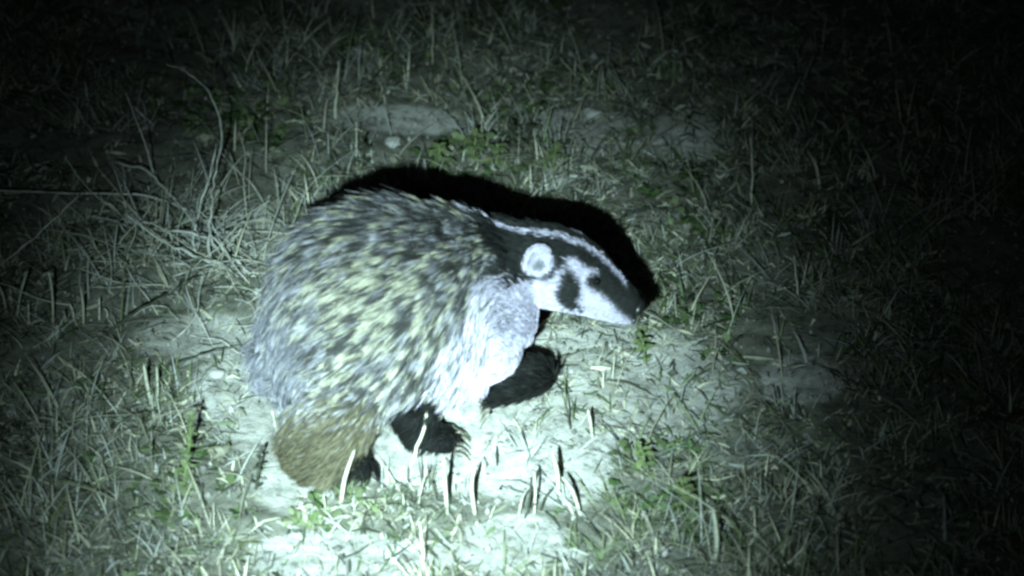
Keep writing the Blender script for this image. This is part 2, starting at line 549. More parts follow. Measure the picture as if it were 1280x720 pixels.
def regions(P, jit=0.0):
    """weights: head, white face, stripe, chest, brown leg, black feet"""
    P = np.asarray(P, float)
    if jit: P = P + RNG.normal(0, jit, P.shape)
    q = P - H0
    t = q @ HF; u = q @ HU; r = q @ HR
    # mirrored point: both sides of the head carry the same mask
    Pm = H0 + np.outer(t, HF) + np.outer(u, HU) + np.outer(np.abs(r), HR)
    px, py = to_px(Pm)
    d = P - T0
    s = d @ AX; l = d @ LAT; z = P[:, 2]
    headw = (t > -0.055) & (np.abs(r) < 0.10) & (np.abs(u) < 0.12)
    # crown and nape stripe
    nape = s > 0.10
    stripe = (np.abs(r) < np.interp(t, [-0.12, -0.05, 0.02, 0.09, 0.13], [0.003, 0.004, 0.0052, 0.0048, 0.004])) & (u > 0.005) & (t > -0.125) & (t < 0.103)
    facew = headw & (inpoly(px, py, CHEEK) | inpoly(px, py, EYESTRIPE)) & (np.abs(r) > np.interp(t, [-0.05, 0.05, 0.09, 0.13], [0.022, 0.022, 0.016, 0.010]))
    # chin and throat
    facew |= (t > -0.05) & (t < 0.132) & (u < np.interp(t, [0.06, 0.10, 0.13], [-0.030, -0.028, -0.022]))
    qx, qy = to_px(T0 + np.outer(s, AX) + np.outer(np.abs(l), LAT) + np.outer(z, Z))
    chest = inpoly(qx, qy, CHEST) & ~((t > 0.0) & (u > -0.02))
    chest |= (s > 0.12) & (z < 0.15) & (t < 0.02) & (l < 0.07)
    # feet
    def near(a, b, rad):
        ab = b - a; k = np.clip(((P - a) @ ab) / (ab @ ab), 0, 1)
        return np.linalg.norm(P - (a + np.outer(k, ab)), axis=1) < rad
    black = near(elbF, pawF, 0.046) | near(pawF, pawF + np.array([0.03, 0, 0]), 0.03)
    black |= near(at(640, 458, 0.036), wri, 0.034) | near(wri, tipp, 0.034)
    black |= near(pawB + np.array([-0.04, 0, 0.02]), pawB, 0.045) | near(pawH + np.array([-0.010, -0.010, 0.0]), pawH + np.array([0.01, 0, 0.006]), 0.030)
    brown = (near(kneeH + Z * RNG.normal(0, 0.010, (len(P), 1))[0], hockH, 0.064) | near(hockH, pawH, 0.058)) & (to_px(P)[1] + RNG.normal(0, 24, len(P)) > 500) & (l > 0.02)
    crown = (t > -0.11) & (u > 0.012) & (np.abs(r) < 0.055) & (s > 0.15)
    eyep = (np.hypot((np.abs(r) - EYE_L[2]), np.hypot((t - EYE_L[0]) * 0.75, u - EYE_L[1])) < 0.0115) & headw
    facew &= ~eyep
    return dict(head=headw, face=facew, stripe=stripe, chest=chest, black=black, brown=brown, crown=crown, t=t, u=u, r=r, s=s, l=l, z=z)


def eardist(P):
    return np.minimum(np.linalg.norm(P - EAR_R[0], axis=1), np.linalg.norm(P - EAR_L[0], axis=1))


g = regions(BV)
bc = np.tile(np.array([0.06, 0.058, 0.05]), (len(BV), 1))
bc[g['chest']] = WHITE * 0.6
bc[g['brown']] = (0.06, 0.052, 0.03)
bc[g['head']] = DARK
bc[g['crown']] = DARK
bc[g['face']] = WHITE
bc[g['stripe']] = WHITE
bc[g['black']] = BLACK
ed = eardist(BV)
sel = (ed < 0.029) & (((BV - EAR_R[0]) @ EAR_R[1] > -0.006) | ((BV - EAR_L[0]) @ EAR_L[1] > -0.006)) & (g['u'] > 0.02)
bc[sel] = WHITE
for e_ in (EAR_R, EAR_L):
    bc[np.linalg.norm(BV - (e_[0] + HF * 0.006 - HU * 0.009), axis=1) < 0.010] = (0.10, 0.10, 0.11)
# soften the pigment edges
E = np.empty(len(bme.edges) * 2, np.int32); bme.edges.foreach_get('vertices', E); E = E.reshape(-1, 2)
deg = np.bincount(E.ravel(), minlength=len(BV)).astype(float)[:, None]
sharp = bc.copy()
for _ in range(2):
    acc = np.zeros_like(bc)
    np.add.at(acc, E[:, 0], bc[E[:, 1]]); np.add.at(acc, E[:, 1], bc[E[:, 0]])
    bc = 0.5 * bc + 0.5 * acc / np.maximum(deg, 1)
pa = bme.attributes.new('pigment', 'FLOAT_COLOR', 'POINT')
c4 = np.ones((len(BV), 4), np.float32); c4[:, :3] = bc
pa.data.foreach_set('color', c4.ravel())
bme.materials.clear(); bme.materials.append(M_SKIN)
bme.polygons.foreach_set('use_smooth', np.ones(len(bme.polygons), bool))
bme.name = 'body'
BASE = np.array([T0[0], T0[1], 0.0])
badger = tag(empty('badger', BASE), 'badger with grizzled coat and black and white striped face walking over bare soil', 'badger')
BV_l = BV - BASE
bme.vertices.foreach_set('co', BV_l.astype(np.float32).ravel()); bme.update()
body = bpy.data.objects.new('body', bme); COL.objects.link(body); body.parent = badger

# ---- fur
tv = BV[BT]
area = 0.5 * np.linalg.norm(np.cross(tv[:, 1] - tv[:, 0], tv[:, 2] - tv[:, 0]), axis=1)
cum = np.cumsum(area)
def sample(n):
    i = np.searchsorted(cum, RNG.random(n) * cum[-1])
    a = np.sqrt(RNG.random(n)); b = RNG.random(n)
    w = np.stack([1 - a, a * (1 - b), a * b], 1)
    P = (tv[i] * w[..., None]).sum(1)
    N = (BN[BT[i]] * w[..., None]).sum(1)
    N /= np.linalg.norm(N, axis=1)[:, None] + 1e-9
    return P, N


def flow(P, N, g):
    """which way the hair lies"""
    n = len(P)
    s, z = g['s'], g['z']
    up = np.clip(N[:, 2], -1, 1)
    down = np.interp(s, [-0.15, -0.03, 0.08, 0.18], [0.55, 0.75, 1.2, 1.6]) * np.clip(1.05 - up, 0.06, 1.4)
    back = np.interp(s, [-0.2, 0.0, 0.10, 0.18], [1.0, 1.0, 0.75, 0.55])
    d = -AX[None] * back[:, None] - Z[None] * down[:, None]
    hb = sstep(-0.10, -0.03, g['t']) * (g['s'] > 0.12)
    d = d * (1 - hb[:, None]) - HF[None] * hb[:, None] * 1.0
    d += LAT[None] * (np.sign(g['l']) * 0.2 * np.clip(up, 0, 1))[:, None]
    d = d - N * (d * N).sum(1)[:, None]
    d /= np.linalg.norm(d, axis=1)[:, None] + 1e-6
    return d


def fur_length(g, ed, P):
    L = np.full(len(P), 0.041)
    L = np.where(g['s'] > 0.10, 0.026, L)
    L = np.where(g['chest'], 0.030, L)
    hd = g['t'] > -0.06
    L = np.where(hd & (g['s'] > 0.12), np.interp(g['t'], [-0.06, 0.02, 0.06, 0.12], [0.017, 0.009, 0.005, 0.0025]), L)
    L = np.where(g['black'], np.where(g['l'] > 0.03, 0.020, 0.009), L)
    L = np.where(g['brown'], 0.027, L)
    L = np.where((g['z'] < 0.05) & ~g['black'] & ~g['brown'], 0.024, L)
    L = np.where((g['s'] > -0.01) & (g['z'] < 0.125) & (g['l'] > 0) & ~g['black'] & ~g['chest'], np.minimum(L, 0.020), L)
    fx, fy = to_px(P)
    L = np.where((fy > 462) & (fx < 485) & (g['l'] > 0.02) & ~g['black'], np.minimum(L, 0.024), L)
    L = np.where(ed < 0.031, 0.003, L)
    return L


NC = 8000
CP, CN = sample(NC)
cg = regions(CP)
CD = flow(CP, CN, cg)
CD += RNG.normal(0, 0.16, CD.shape); CD /= np.linalg.norm(CD, axis=1)[:, None]
CL = fur_length(cg, eardist(CP), CP) * RNG.uniform(0.8, 1.25, NC)
CTIP = CP + CD * CL[:, None] * 0.93 + CN * CL[:, None] * RNG.uniform(0.22, 0.42, NC)[:, None]
cpx, cpy = to_px(CP)
# each lock's own shade: yellow-white, grey, or dark tipped
cu = RNG.random(NC); cv = RNG.random(NC)
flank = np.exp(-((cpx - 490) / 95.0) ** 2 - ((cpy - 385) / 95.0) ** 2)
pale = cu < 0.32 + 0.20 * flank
kd = KDTree(NC)
for i, p in enumerate(CP): kd.insert(p, i)
kd.balance()

NH = 125000
P, N = sample(NH)
# thin out where the ground hides it
keep = P[:, 2] > 0.012
P, N = P[keep], N[keep]; NH = len(P)
g = regions(P, 0.0022)
ed = eardist(P)
D = flow(P, N, g)
D += RNG.normal(0, 0.14, D.shape); D -= N * (D * N).sum(1)[:, None]; D /= np.linalg.norm(D, axis=1)[:, None]
L = fur_length(g, ed, P) * RNG.uniform(0.65, 1.2, NH)
ci = np.array([kd.find(p)[1] for p in P])
guard = (RNG.random(NH) < 0.05) & (L > 0.022)
L = np.where(guard, L * RNG.uniform(1.1, 1.35, NH), L)
lift = np.where(guard, RNG.uniform(0.30, 0.50, NH), 0.32)
own = P + D * L[:, None] * 0.93 + N * (L * lift)[:, None]
cl = np.where((L > 0.014), RNG.uniform(0.30, 0.85, NH), 0.0)
cl = np.where(guard, cl * 0.2, cl)
cl = np.where(np.linalg.norm(CP[ci] - P, axis=1) > 0.02, cl * 0.3, cl)
shift = (CTIP[ci] - own)
tip = own + shift * cl[:, None] * 0.75
ctrl = P + N * L[:, None] * 0.34 + D * L[:, None] * 0.30
ctrl += shift * cl[:, None] * 0.18
m = 5
tt = np.linspace(0, 1, m)
HP = ((1 - tt) ** 2)[None, :, None] * P[:, None] + (2 * tt * (1 - tt))[None, :, None] * ctrl[:, None] + (tt ** 2)[None, :, None] * tip[:, None]
wbase = np.where(L > 0.014, 0.00062, 0.00046) * RNG.uniform(0.7, 1.3, NH)
HW = wbase[:, None] * np.array([0.9, 1.0, 0.95, 0.7, 0.08])[None]
vd = RNG.normal(0, 1, (NH, 3)); sd = np.cross(tip - P, vd); sd /= np.linalg.norm(sd, axis=1)[:, None] + 1e-9
# colour along each hair
body_base = np.array([0.05, 0.048, 0.04]); band = np.array([0.016, 0.016, 0.015])
tipY = np.array([0.37, 0.36, 0.265]); tipG = np.array([0.24, 0.235, 0.26]); tipD = np.array([0.03, 0.03, 0.028])
ci = np.where(RNG.random(NH) < 0.22, RNG.permutation(ci), ci)
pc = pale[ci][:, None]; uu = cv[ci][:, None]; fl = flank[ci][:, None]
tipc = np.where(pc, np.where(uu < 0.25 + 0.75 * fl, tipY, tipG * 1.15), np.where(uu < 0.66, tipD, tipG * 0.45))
rump = sstep(-0.085, -0.12, g['s'])[:, None]
tipc = tipc * (1 - rump * 0.35) + np.array([0.32, 0.32, 0.39]) * rump * 0.35
bandc = np.where(pc, band * 3.0, band)
hc = np.empty((NH, m, 3))
for k_, (wb, wd, wt) in enumerate(((1, 0, 0), (0.8, 0.2, 0), (0.1, 0.85, 0.05), (0, 0.3, 0.7), (0, 0, 1))):
    hc[:, k_] = body_base * wb + bandc * wd + tipc * wt
def setc(mask, c, var=0.15, tipscale=1.0):
    n_ = int(mask.sum())
    if n_ == 0: return
    f = RNG.uniform(1 - var, 1 + var, n_)[:, None, None]
    hc[mask] = (np.asarray(c)[None, None] * f) * np.linspace(1, tipscale, m)[None, :, None]
chm = g['chest']
mixc = chm & (RNG.random(NH) < np.interp(to_px(P)[0], [530, 570, 610, 655], [0.12, 0.42, 0.66, 0.93]))
setc(mixc, WHITE * 0.88)
setc(g['brown'], (0.062, 0.056, 0.034), 0.45, 1.2)
setc(g['brown'] & (RNG.random(NH) < 0.28), (0.018, 0.016, 0.011), 0.4, 1.5)
setc(g['head'], DARK, 0.4)
setc(g['crown'], DARK, 0.4)
setc(g['face'], WHITE, 0.12)
setc((g['face'] | chm) & (to_px(P)[0] < 672) & (RNG.random(NH) < 0.12), (0.15, 0.15, 0.16), 0.5)
setc(g['stripe'], WHITE * 1.05, 0.1)
setc(g['black'], BLACK, 0.4)
esel = (ed < 0.0285) & (g['u'] > 0.018)
setc(esel, WHITE, 0.1)
# grey hollow of the ear
for e_ in (EAR_R, EAR_L):
    setc(np.linalg.norm(P - (e_[0] + HF * 0.006 - HU * 0.009), axis=1) < 0.010, (0.10, 0.10, 0.11), 0.4)
# dark patch behind the ear
bk = (np.linalg.norm(P - (EAR_R[0] - HF * 0.030 - HU * 0.012), axis=1) < 0.017) | (np.linalg.norm(P - (EAR_L[0] - HF * 0.030 - HU * 0.012), axis=1) < 0.017)
setc(bk, DARK, 0.3)
V, F, C = ribbons(HP - BASE, HW, sd, hc)
fur = np_mesh('fur', V, [F], M_FUR, C, parent=badger)
tag(fur, 'coarse grizzled fur with pale tipped locks', kind='stuff')


# ---- eyes, nose, claws, whiskers
def ball(name, c, ax, mat, parent, seg=14):
    R_ = []
    for t in np.sin(np.linspace(-1.35, 1.35, 9)):
        q = math.sqrt(max(0, 1 - t * t))
        R_.append((np.asarray(c) + ax[2] * t - BASE, ax[0] * q, ax[1] * q))
    V, F = loft(R_, seg)
    bm = bmesh.new(); vs = [bm.verts.new(tuple(v)) for v in V]
    for f in F: bm.faces.new([vs[i] for i in f])
    bmesh.ops.recalc_face_normals(bm, faces=bm.faces)
    me = bpy.data.meshes.new(name); bm.to_mesh(me); bm.free()
    for p in me.polygons: p.use_smooth = True
    me.materials.append(mat)
    o = bpy.data.objects.new(name, me); COL.objects.link(o); o.parent = parent
    return o


q = es - H0
for sgn in (1, -1):
    c = H0 + HF * (q @ HF) + HU * (q @ HU) + HR * (q @ HR) * sgn
    c = c - HR * sgn * 0.002
    ball('eye', c, (HF * 0.0062, HU * 0.0058, HR * 0.0055), M_EYE, body)
ball('nose', H0 + HF * 0.129 - HU * 0.007, (HR * 0.0155, HU * 0.0115, HF * 0.009), M_NOSE, body)


def claw(base, direc, length, r, drop):
    d = direc / np.linalg.norm(direc)
    P = [base, base + d * length * 0.5 + Z * 0.003, base + d * length - Z * drop]
    Pc = catmull(P, 4); Rr = np.linspace(r, 0.0006, len(Pc))
    V, F4, F3 = tube_geo(Pc - BASE, Rr, 6)
    np_mesh('claw', V, [F4, F3], M_CLAW, smooth=True, parent=body)


for i in range(5):
    a = (i - 2) * 0.011
    claw(pawF + np.array([0.026, a - 0.004, 0.012]), np.array([1.0, a * 8, -0.25]), 0.022, 0.0026, 0.005)
for i in range(5):
    off = (i - 2) * 0.0075
    claw(tipp + np.array([0.0, off, off * 0.6 - 0.002]), np.array([-0.55, off * 12 - 0.15, -0.75]), 0.024, 0.0026, 0.003)
for i in range(4):
    a = (i - 1.5) * 0.010
    claw(pawH + np.array([0.014, a, 0.010]), np.array([1.0, a * 10, -0.4]), 0.015, 0.0026, 0.003)
for i in range(4):
    a = (i - 1.5) * 0.010
    claw(pawB + np.array([0.014, a, 0.010]), np.array([1.0, a * 10, -0.4]), 0.015, 0.0026, 0.003)

# ------------------------------------------------------------------ ground vegetation
def under_badger(x, y):
    s = (x - T0[0]) * AX[0] + (y - T0[1]) * AX[1]; l = (x - T0[0]) * LAT[0] + (y - T0[1]) * LAT[1]
    return ((s / 0.20) ** 2 + (l / 0.12) ** 2) < 1


def scatter(n, dens, ylo=-1.2, yhi=1.5, xlim=1.3):
    n = int(n * 1.7)
    x = RNG.uniform(-xlim, xlim, n); y = RNG.uniform(ylo, yhi, n)
    k = RNG.random(n) < dens(x, y)
    k &= ~under_badger(x, y)
    return x[k], y[k]


def blades(x, y, h, w, lean, bend, cols, m=4, az=None):
    n = len(x)
    z = gz(x, y) - 0.004
    P0 = np.stack([x, y, z], 1)
    az = RNG.uniform(0, 2 * math.pi, n) if az is None else az
    d = np.stack([np.cos(az), np.sin(az), np.zeros(n)], 1)
    t = np.linspace(0, 1, m)
    hor = lean[:, None] * t[None] + bend[:, None] * t[None] ** 2
    ver = t[None] * (1 - 0.45 * np.clip(bend, 0, 1.5)[:, None] * t[None])
    P = P0[:, None] + d[:, None] * (hor * h[:, None])[..., None]
    P[..., 2] += ver * h[:, None]
    fa = az + math.pi / 2 + RNG.normal(0, 0.5, n)
    side = np.stack([np.cos(fa), np.sin(fa), np.zeros(n)], 1)
    prof = np.interp(t, [0, 0.4, 0.8, 1.0], [0.8, 1.0, 0.65, 0.05])
    C = np.repeat(cols[:, None], m, 1)
    return ribbons(P, w[:, None] * prof[None], side, C)


def palette(n, cs, wts, var=0.25):
    cs = np.array(cs); i = RNG.choice(len(cs), n, p=np.array(wts) / sum(wts))
    return cs[i] * RNG.uniform(1 - var, 1 + var, (n, 1))


STR = (0.40, 0.39, 0.29); STRD = (0.22, 0.215, 0.16); GRN = (0.07, 0.10, 0.04); GRN2 = (0.14, 0.17, 0.085); GRY = (0.30, 0.31, 0.28); BRK = (0.045, 0.05, 0.035)

# tufted grass: tufts first, blades round each
def tuft_density(x, y):
    f = fbm(x * 5.5, y * 5.5, 21, 3)
    d = sstep(0.38, 0.62, f) * (1 - 0.93 * bare(x, y))
    return np.clip(d, 0.0, 1)

tx, ty = scatter(9000, lambda x, y: 0.04 + 0.9 * tuft_density(x, y))
nb = RNG.integers(4, 11, len(tx))
bx_ = np.repeat(tx, nb) + RNG.normal(0, 0.010, nb.sum()); by_ = np.repeat(ty, nb) + RNG.normal(0, 0.010, nb.sum())
th = np.repeat(RNG.uniform(0.012, 0.050, len(tx)) * (0.7 + 0.8 * fbm(tx * 3, ty * 3, 40, 2)), nb) * RNG.uniform(0.6, 1.2, nb.sum())
n = len(bx_)
tc = palette(len(tx), [STR, STRD, GRN, GRN2, GRY, BRK], [2.6, 2.2, 1.3, 1.6, 2.8, 1.2])
V, F, C = blades(bx_, by_, th, RNG.gamma(3.0, 0.00026, n) + 0.0004, RNG.uniform(0, 0.9, n), RNG.uniform(0, 1.1, n), np.repeat(tc, nb, 0) * RNG.uniform(0.75, 1.25, (n, 1)))
tag(np_mesh('grass', V, [F], M_GRASS, C), 'short tufted grass, part green and part dry, round the badger', None, kind='stuff')

# taller thin dry grass: thick at the left and along the back, sparse elsewhere
def tall_density(x, y):
    px, py = to_px(np.stack([x, y, np.zeros_like(x)], -1))
    w = np.exp(-((px - 250) / 130.0) ** 2 - ((py - 330) / 110.0) ** 2) + 0.6 * np.exp(-((px - 880) / 90.0) ** 2 - ((py - 560) / 150.0) ** 2)
    w = w + 0.5 * np.exp(-((px - 150) / 160.0) ** 2 - ((py - 600) / 110.0) ** 2) + 0.35 * np.exp(-((px - 400) / 300.0) ** 2 - ((py - 120) / 60.0) ** 2)
    return np.clip(w, 0, 1) * sstep(0.36, 0.62, fbm(x * 8, y * 8, 131, 3)) * (1 - 0.9 * bare(x, y))

hx, hy = scatter(15000, tall_density)
n = len(hx)
V, F, C = blades(hx, hy, RNG.uniform(0.05, 0.13, n) * RNG.uniform(0.6, 1, n), RNG.uniform(0.0007, 0.0016, n), RNG.uniform(0, 0.8, n), RNG.uniform(0, 1.2, n),
                 palette(n, [STR, STRD, GRY, GRN2], [3, 1.5, 3, 0.7]), m=6)
tag(np_mesh('tall_grass', V, [F], M_GRASS, C), 'thin taller dry grass standing and leaning round the dead shrub', None, kind='stuff')

# litter: broken straws lying flat
lx, ly = scatter(60000, lambda x, y: 0.12 + 0.8 * sstep(0.35, 0.65, fbm(x * 7, y * 7, 55, 3)) * (1 - 0.6 * bare(x, y)))
n = len(lx)
ln = RNG.uniform(0.006, 0.060, n) * RNG.uniform(0.3, 1, n)
a = RNG.uniform(0, 2 * math.pi, n)
t = np.linspace(-0.5, 0.5, 3)
X = lx[:, None] + np.cos(a)[:, None] * ln[:, None] * t; Y = ly[:, None] + np.sin(a)[:, None] * ln[:, None] * t
Zz = gz(X, Y) + 0.002 + RNG.random(n)[:, None] * 0.006 + RNG.normal(0, 0.003, X.shape)
P_ = np.stack([X, Y, Zz], -1)
sdv = np.stack([-np.sin(a), np.cos(a), RNG.normal(0, 0.5, n)], 1)
wv = RNG.uniform(0.0006, 0.0022, n)[:, None] * np.array([0.5, 1, 0.4])[None]
lc = palette(n, [STR, STRD, GRY, BRK, GRN], [2, 2.4, 1.6, 2.4, 1.2])
V, F, C = ribbons(P_, wv, sdv, np.repeat(lc[:, None], 3, 1))
tag(np_mesh('leaf_litter', V, [F], M_GRASS, C), 'broken straw and dead leaf litter scattered on the soil', None, kind='stuff')

# low leafy ground cover: rosettes of small leaves
GREENPATCH = [(600, 190, 130, 45), (830, 600, 80, 60), (880, 420, 60, 60), (230, 610, 60, 50), (380, 400, 40, 40), (860, 250, 60, 60), (800, 440, 60, 25), (400, 635, 60, 35), (620, 120, 200, 30), (300, 150, 120, 60)]
def green_density(x, y):
    w = np.zeros(np.shape(x))
    for px, py, rx, ry in GREENPATCH:
        c = gnd(px, py); ex = rx * S; ey = ry * S / math.sin(PITCH)
        w = np.maximum(w, sstep(1.3, 0.2, ((x - c[0]) / ex) ** 2 + ((y - c[1]) / ey) ** 2))
    return np.clip(w * 0.9 + 0.10 * sstep(0.5, 0.7, fbm(x * 6, y * 6, 77, 2)), 0, 1) * (1 - 0.8 * bare(x, y))

rx_, ry_ = scatter(5200, green_density)
nl = RNG.integers(4, 9, len(rx_))
cx = np.repeat(rx_, nl); cy = np.repeat(ry_, nl); n = len(cx)
a = RNG.uniform(0, 2 * math.pi, n); ln = RNG.uniform(0.008, 0.024, n)
el = RNG.uniform(0.15, 1.1, n)
hh = np.repeat(RNG.uniform(0.002, 0.022, len(rx_)), nl)
t = np.array([0, 0.3, 0.65, 1.0])
r_ = ln[:, None] * t * np.cos(el)[:, None]
X = cx[:, None] + np.cos(a)[:, None] * r_; Y = cy[:, None] + np.sin(a)[:, None] * r_
Zz = gz(cx, cy)[:, None] + hh[:, None] * RNG.random((n, 1)) + ln[:, None] * np.sin(el)[:, None] * t - (ln[:, None] * 0.35) * t ** 2
sdv = np.stack([-np.sin(a), np.cos(a), RNG.normal(0, 0.25, n)], 1)
wv = (ln * RNG.uniform(0.18, 0.32, n))[:, None] * np.array([0.15, 0.85, 1.0, 0.1])[None]
lc = np.repeat(palette(len(rx_), [GRN, GRN2, (0.05, 0.085, 0.03), STRD], [3, 2, 2.5, 0.8]), nl, 0) * RNG.uniform(0.7, 1.3, (n, 1))
V, F, C = ribbons(np.stack([X, Y, Zz], -1), wv, sdv, np.repeat(lc[:, None], 4, 1))
tag(np_mesh('ground_cover', V, [F], M_GRASS, C), 'low green leafy weeds growing in patches on the soil', None, kind='stuff')

# crumbs of soil and grit
px_, py_ = scatter(17000, lambda x, y: 0.25 + 0.6 * fbm(x * 9, y * 9, 91, 2))
n = len(px_)
ico = np.array([(1, 0, 0), (-1, 0, 0), (0, 1, 0), (0, -1, 0), (0, 0, 1), (0, 0, -1)], float)
icf = np.array([(0, 2, 4), (2, 1, 4), (1, 3, 4), (3, 0, 4), (2, 0, 5), (1, 2, 5), (3, 1, 5), (0, 3, 5)])
rad = RNG.gamma(2.0, 0.0011, n) + 0.0008
Vv = ico[None] * rad[:, None, None] * RNG.uniform(0.6, 1.3, (n, 6, 3))
Vv += np.stack([px_, py_, gz(px_, py_) + rad * 0.25], 1)[:, None]
Ff = icf[None] + (np.arange(n) * 6)[:, None, None]
gc = palette(n, [(0.17, 0.165, 0.15), (0.24, 0.235, 0.22), (0.09, 0.085, 0.075)], [2, 1.0, 2.0])
tag(np_mesh('gravel', Vv.reshape(-1, 3), [Ff.reshape(-1, 3)], M_SKIN, np.repeat(gc, 6, 0)), 'soil crumbs and grit strewn over the bare ground', None, kind='stuff')


# ------------------------------------------------------------------ single stems, stubs, twigs, stones
def stem_pts(pts, lean_y=0.0, first_ground=True):
    """pixel polyline, first point on the soil; later points stand at the same depth plus a lean"""
    b = gpt(*pts[0]); out = [b - np.array([0, 0, 0.006])]
    nn = len(pts) - 1
    for i, (px, py) in enumerate(pts[1:], 1):
        out.append(at(px, py, b[1] + lean_y * i / nn))
    return out


def stalk(name, label, cat, pts, r, mat, lean_y=0.0, group=None, tipr=0.35, n=5):
    P = stem_pts(pts, lean_y)
    Pc = catmull(P, n)
    Pc[1:-1] += RNG.normal(0, r * 0.35, Pc[1:-1].shape)
    o = tube_obj(name, Pc, np.linspace(r, r * tipr, len(Pc)), mat)
    return tag(o, label, cat, group)


def stub(pts, wd, mat, name='grass_stub', label=None, group=None, lean_y=0.0, wiggle=False):
    """a broad cut blade: a folded strip with thickness"""
    P = stem_pts(pts, lean_y)
    if wiggle:
        w0 = np.array([RNG.normal(0, 0.013), RNG.normal(0, 0.012), 0]); hk = RNG.uniform(0.45, 1.15); P[1] = P[0] + (P[1] - P[0]) * hk + w0 * 0.3; P[2] = P[0] + (P[2] - P[0]) * hk + w0
        if RNG.random() < 0.45: P.append(P[2] + np.array([RNG.normal(0, 0.012), RNG.normal(0, 0.008), -0.004]))
    P = catmull(P, 4); n_ = len(P)
    o0 = P[0].copy(); V = []; 
    for i, p in enumerate(P):
        k_ = i / (n_ - 1); w_ = wd * np.interp(k_, [0, 0.5, 0.9, 1.0], [0.85, 1.0, 0.7, 0.12])
        sdx = np.array([0.93, 0.36, 0.0])
        nrm = np.array([-0.36, 0.93, 0.0])
        for a_, b_ in ((-1, 0.30), (0, -0.10), (1, 0.30), (0, 0.25)):
            V.append(p - o0 + sdx * w_ * a_ + nrm * w_ * b_)
    F4 = []
    for i in range(n_ - 1):
        for j in range(4):
            F4.append((i * 4 + j, i * 4 + (j + 1) % 4, (i + 1) * 4 + (j + 1) % 4, (i + 1) * 4 + j))
    F4 += [(3, 2, 1, 0), tuple((n_ - 1) * 4 + j for j in range(4))]
    o = np_mesh(name, V, [np.array(F4)], mat, smooth=False); o.location = o0
    return tag(o, label, 'grass stub' if name == 'grass_stub' else 'grass blade', group)


# dry stems
stalk('dry_stalk', 'single straight pale dry stalk standing upright behind the badger rump', 'stalk', [(419, 142), (421, 108), (423, 76)], 0.0026, M_STRAW, tipr=0.5)
stalk('dry_stalk', 'tall thin dim stalk standing in the dark grass far behind the badger back', 'stalk', [(540, 78), (541, 45), (540, 8)], 0.0016, M_STRAW)
stalk('dry_stalk', 'slender stalk standing in the dark grass ahead of and beyond the badger nose', 'stalk', [(939, 250), (940, 212), (938, 172)], 0.0020, M_STRAW)
stalk('dry_stalk', 'short leaning stalk in the shade beyond the badger nose, right of the slender stalk', 'stalk', [(998, 372), (995, 345), (992, 320)], 0.0018, M_STRAW)
stalk('dead_twig', 'thin dead twig with one bend rising left out of the dead shrub', 'twig', [(197, 232), (186, 196), (176, 165), (157, 116)], 0.0020, M_TWIG)
stalk('dead_twig', 'arching dead twig curving over at its top above the dead shrub', 'twig', [(256, 252), (268, 212), (277, 165), (265, 122), (236, 92), (208, 80)], 0.0022, M_TWIG)
stalk('dead_twig', 'long dead twig lying level across the dark grass beside the dead shrub', 'twig', [(258, 266), (185, 245), (96, 243), (0, 238), (-60, 236)], 0.0021, M_TWIG)
stalk('dead_twig', 'forked branch drooping to the soil from the long level twig', 'twig', [(-10, 336), (30, 308), (66, 275), (98, 244)], 0.0021, M_TWIG, lean_y=0.05)
stalk('dead_twig', 'thin dark twig lying on bare soil left of the badger rump', 'twig', [(196, 456), (230, 450), (262, 440), (296, 434)], 0.0020, M_DARK)
stalk('dead_twig', 'dark twig lying slanted across soil below the dead shrub', 'twig', [(118, 424), (160, 396), (200, 372), (238, 352)], 0.0028, M_DARK)
stalk('dry_stalk', 'pale thin stalk leaning against the badger hind leg', 'stalk', [(352, 570), (346, 542), (340, 513)], 0.0018, M_STRAW)
stalk('dry_stalk', 'pale thin stem standing before the badger black front leg', 'stalk', [(510, 580), (528, 540), (536, 500), (533, 478)], 0.0024, M_STRAW, lean_y=-0.0, tipr=0.7)
stalk('dead_twig', 'dark sharp stem standing on bare soil below the badger chest', 'twig', [(714, 528), (708, 508), (702, 486)], 0.0018, M_DARK)
stalk('dead_twig', 'small dark twig stuck up beside the badger front claws', 'twig', [(592, 546), (575, 538), (556, 530)], 0.0022, M_DARK)
stalk('dry_stalk', 'pale curved grass stem bending over at the edge of the lit soil', 'stalk', [(975, 712), (1000, 690), (1015, 662)], 0.0022, M_STRAW)
stalk('dry_stalk', 'pale grass stem standing alone at the bottom of the lit soil', 'stalk', [(528, 716), (528, 685), (524, 652)], 0.0026, M_STRAW)

# broad cut blades
for p, w_, lb in (([(700, 614), (697, 590), (690, 564)], 0.0042, 'broad pale cut blade standing upright on bare soil ahead of the front paw'),
                  ([(728, 636), (716, 614), (702, 596)], 0.0036, 'broad pale cut blade leaning over beside the upright cut blade'),
                  ([(742, 540), (738, 525), (735, 512)], 0.0030, 'small pale cut blade on the bare soil below the badger jaw'),
                  ([(190, 500), (184, 480), (180, 455)], 0.0038, 'bright broad blade standing left of the badger rump, wider of two'),
                  ([(197, 498), (197, 475), (196, 458)], 0.0026, 'bright narrow blade standing left of the badger rump beside a wider one'),
                  ([(895, 710), (897, 672), (892, 636)], 0.0042, 'tall pale blade standing in dim grass at the edge of the lit soil'),
                  ([(426, 628), (432, 598), (445, 560)], 0.0040, 'pale blade leaning in front of the badger hind toes'),
                  ([(560, 640), (557, 605), (555, 570)], 0.0034, 'tall pale blade standing on the bright soil in front of the front paw'),
                  ([(595, 640), (590, 610), (594, 584)], 0.0036, 'pale blade with a bent dark tip on the bright soil')):
    stub(p, w_, M_STRAW, 'grass_stub', lb)
